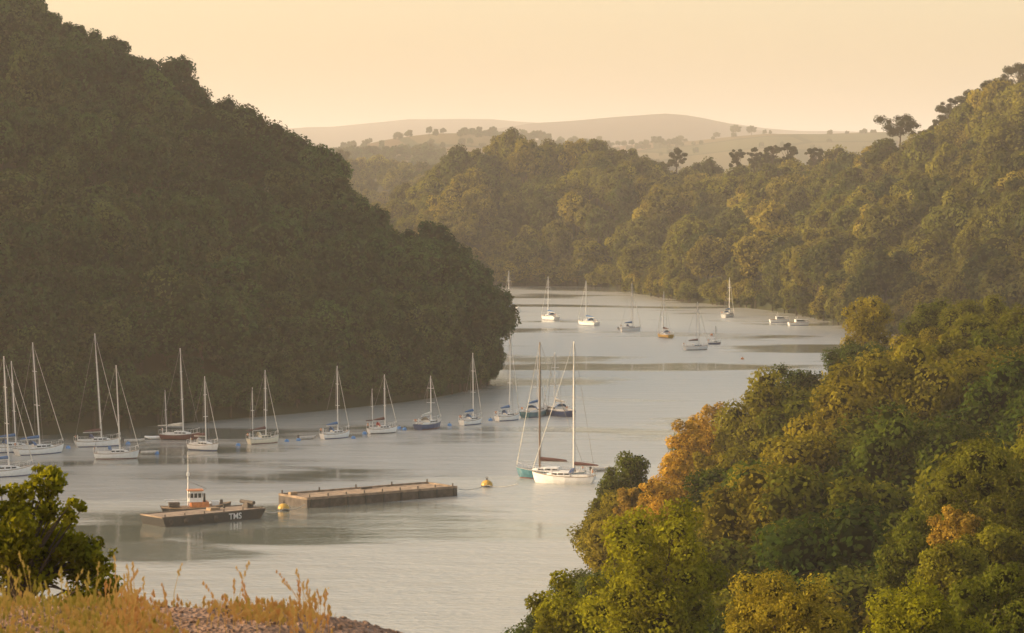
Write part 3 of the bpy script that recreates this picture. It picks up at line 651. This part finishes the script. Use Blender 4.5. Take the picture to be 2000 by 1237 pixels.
r=ramp(t,[(0,(0.18,0.18,0.02)),(0.3,(0.42,0.32,0.07)),(0.6,(0.55,0.36,0.11)),(1,(0.50,0.25,0.08))]); t.links.new(at.outputs['Fac'],r.inputs[0])
d=N(t,'ShaderNodeBsdfDiffuse'); tr=N(t,'ShaderNodeBsdfTranslucent'); ms=N(t,'ShaderNodeMixShader'); ms.inputs[0].default_value=.45
t.links.new(r.outputs[0],d.inputs[0]); t.links.new(r.outputs[0],tr.inputs[0]); t.links.new(d.outputs[0],ms.inputs[1]); t.links.new(tr.outputs[0],ms.inputs[2]); t.links.new(ms.outputs[0],o.inputs[0])
V=[];Fs=[];LV=[]
def blade(x,y,h,wd,lv,head):
    z=gz(x,y)-.02; a=rng.random()*6.28; le=rng.normal()*.3*h; lx,ly=math.cos(a)*le,math.sin(a)*le
    b=len(V)
    for k,f in enumerate((0,.4,.75,1.0)):
        ww=wd*(1-.7*f); cx=x+lx*f*f; cy=y+ly*f*f; V.append((cx-ww/2,cy,z+h*f)); V.append((cx+ww/2,cy,z+h*f))
    for k in range(3): Fs.append((b+2*k,b+2*k+1,b+2*k+3,b+2*k+2)); LV.append(lv)
    if head:
        for j in range(5):
            f=.78+.22*j/4; cx=x+lx*f*f; cy=y+ly*f*f; s_=.005+.006*rng.random(); dx=rng.normal()*.005
            b=len(V); V.extend([(cx+dx-s_,cy,z+h*f),(cx+dx,cy,z+h*f-s_*1.8),(cx+dx+s_,cy,z+h*f),(cx+dx,cy+.004,z+h*f+s_*2.6)]); Fs.append((b,b+1,b+2,b+3)); LV.append(lv)
for i in range(26000):
    y=rng.uniform(15,22.8); u=rng.uniform(-60,760); x=(u-1000)/F*y
    dens=mn.noise(Vector((x*1.5,y*.8,5)))*1.5+.1+(.25 if u<330 else 0)-(0.5 if u>580 else 0)+.2*(y>20)
    if rng.random()>dens*1.4: continue
    h=.025+.095*rng.random()**1.7
    lv=min(1,max(0,rng.normal(.65 if u>240 else .45,.22))); blade(x,y,h,.0065,lv,rng.random()<.3)
for i in range(300):
    y=rng.uniform(20,22.8); u=rng.choice([rng.uniform(-40,260),rng.uniform(-40,200),rng.uniform(-20,640),rng.normal(240,30),rng.normal(595,18)]); x=(u-1000)/F*y
    blade(x,y,.10+.32*rng.random()**2.4,.007,rng.uniform(.1,.5) if u<190 else rng.uniform(.5,1),True)
me=bpy.data.meshes.new('dry_grass'); me.from_pydata(V,[],Fs); me.materials.append(drym); a_=me.attributes.new('lv','FLOAT','FACE'); a_.data.foreach_set('value',np.array(LV,np.float32)); link(bpy.data.objects.new('dry_grass',me))
# left foreground shrub
base=np.array([-6.3,35.0,28.8]); lob=[];rad=[]
for u,v,r_ in((92,925,.14),(85,965,.2),(60,1005,.26),(140,985,.13),(118,1005,.14),(178,1055,.16),(150,1075,.2),(120,1070,.24),(20,1000,.24),(5,960,.14),(10,1060,.36),(80,1100,.34),(200,1100,.13),(160,1120,.25),(-60,1020,.5),(-80,1120,.7),(60,1150,.45),(130,1160,.35),(200,1150,.2)):
    c=sight(u,v,35+rng.normal()*.25)-base
    for k in range(5): lob.append((c+rng.normal(size=3)*r_*.55).tolist()); rad.append(r_*(.35+.35*rng.random()))
me=tree_mesh('sycamore_shrub',rng,lob,rad,20000,.075,F_bright,4.6,.05,core=0.3,limbs=60,lean=(.2,0),cull=.3,outward=.5,spread=(.35,1.0))
o=bpy.data.objects.new('sycamore_shrub',me); o.location=base; link(o)

# ------------------------------------------------------------------ haze (real scattering volume over the valley)
m,t,o=newmat('evening_haze'); vs=N(t,'ShaderNodeVolumeScatter'); vs.inputs['Color'].default_value=(1,.93,.82,1); vs.inputs['Density'].default_value=.00019; vs.inputs['Anisotropy'].default_value=.2
t.links.new(vs.outputs[0],o.inputs['Volume'])
mb=MB(); mb.box((0,9000,-20),(24000,20000,320),m); mb.obj('haze')
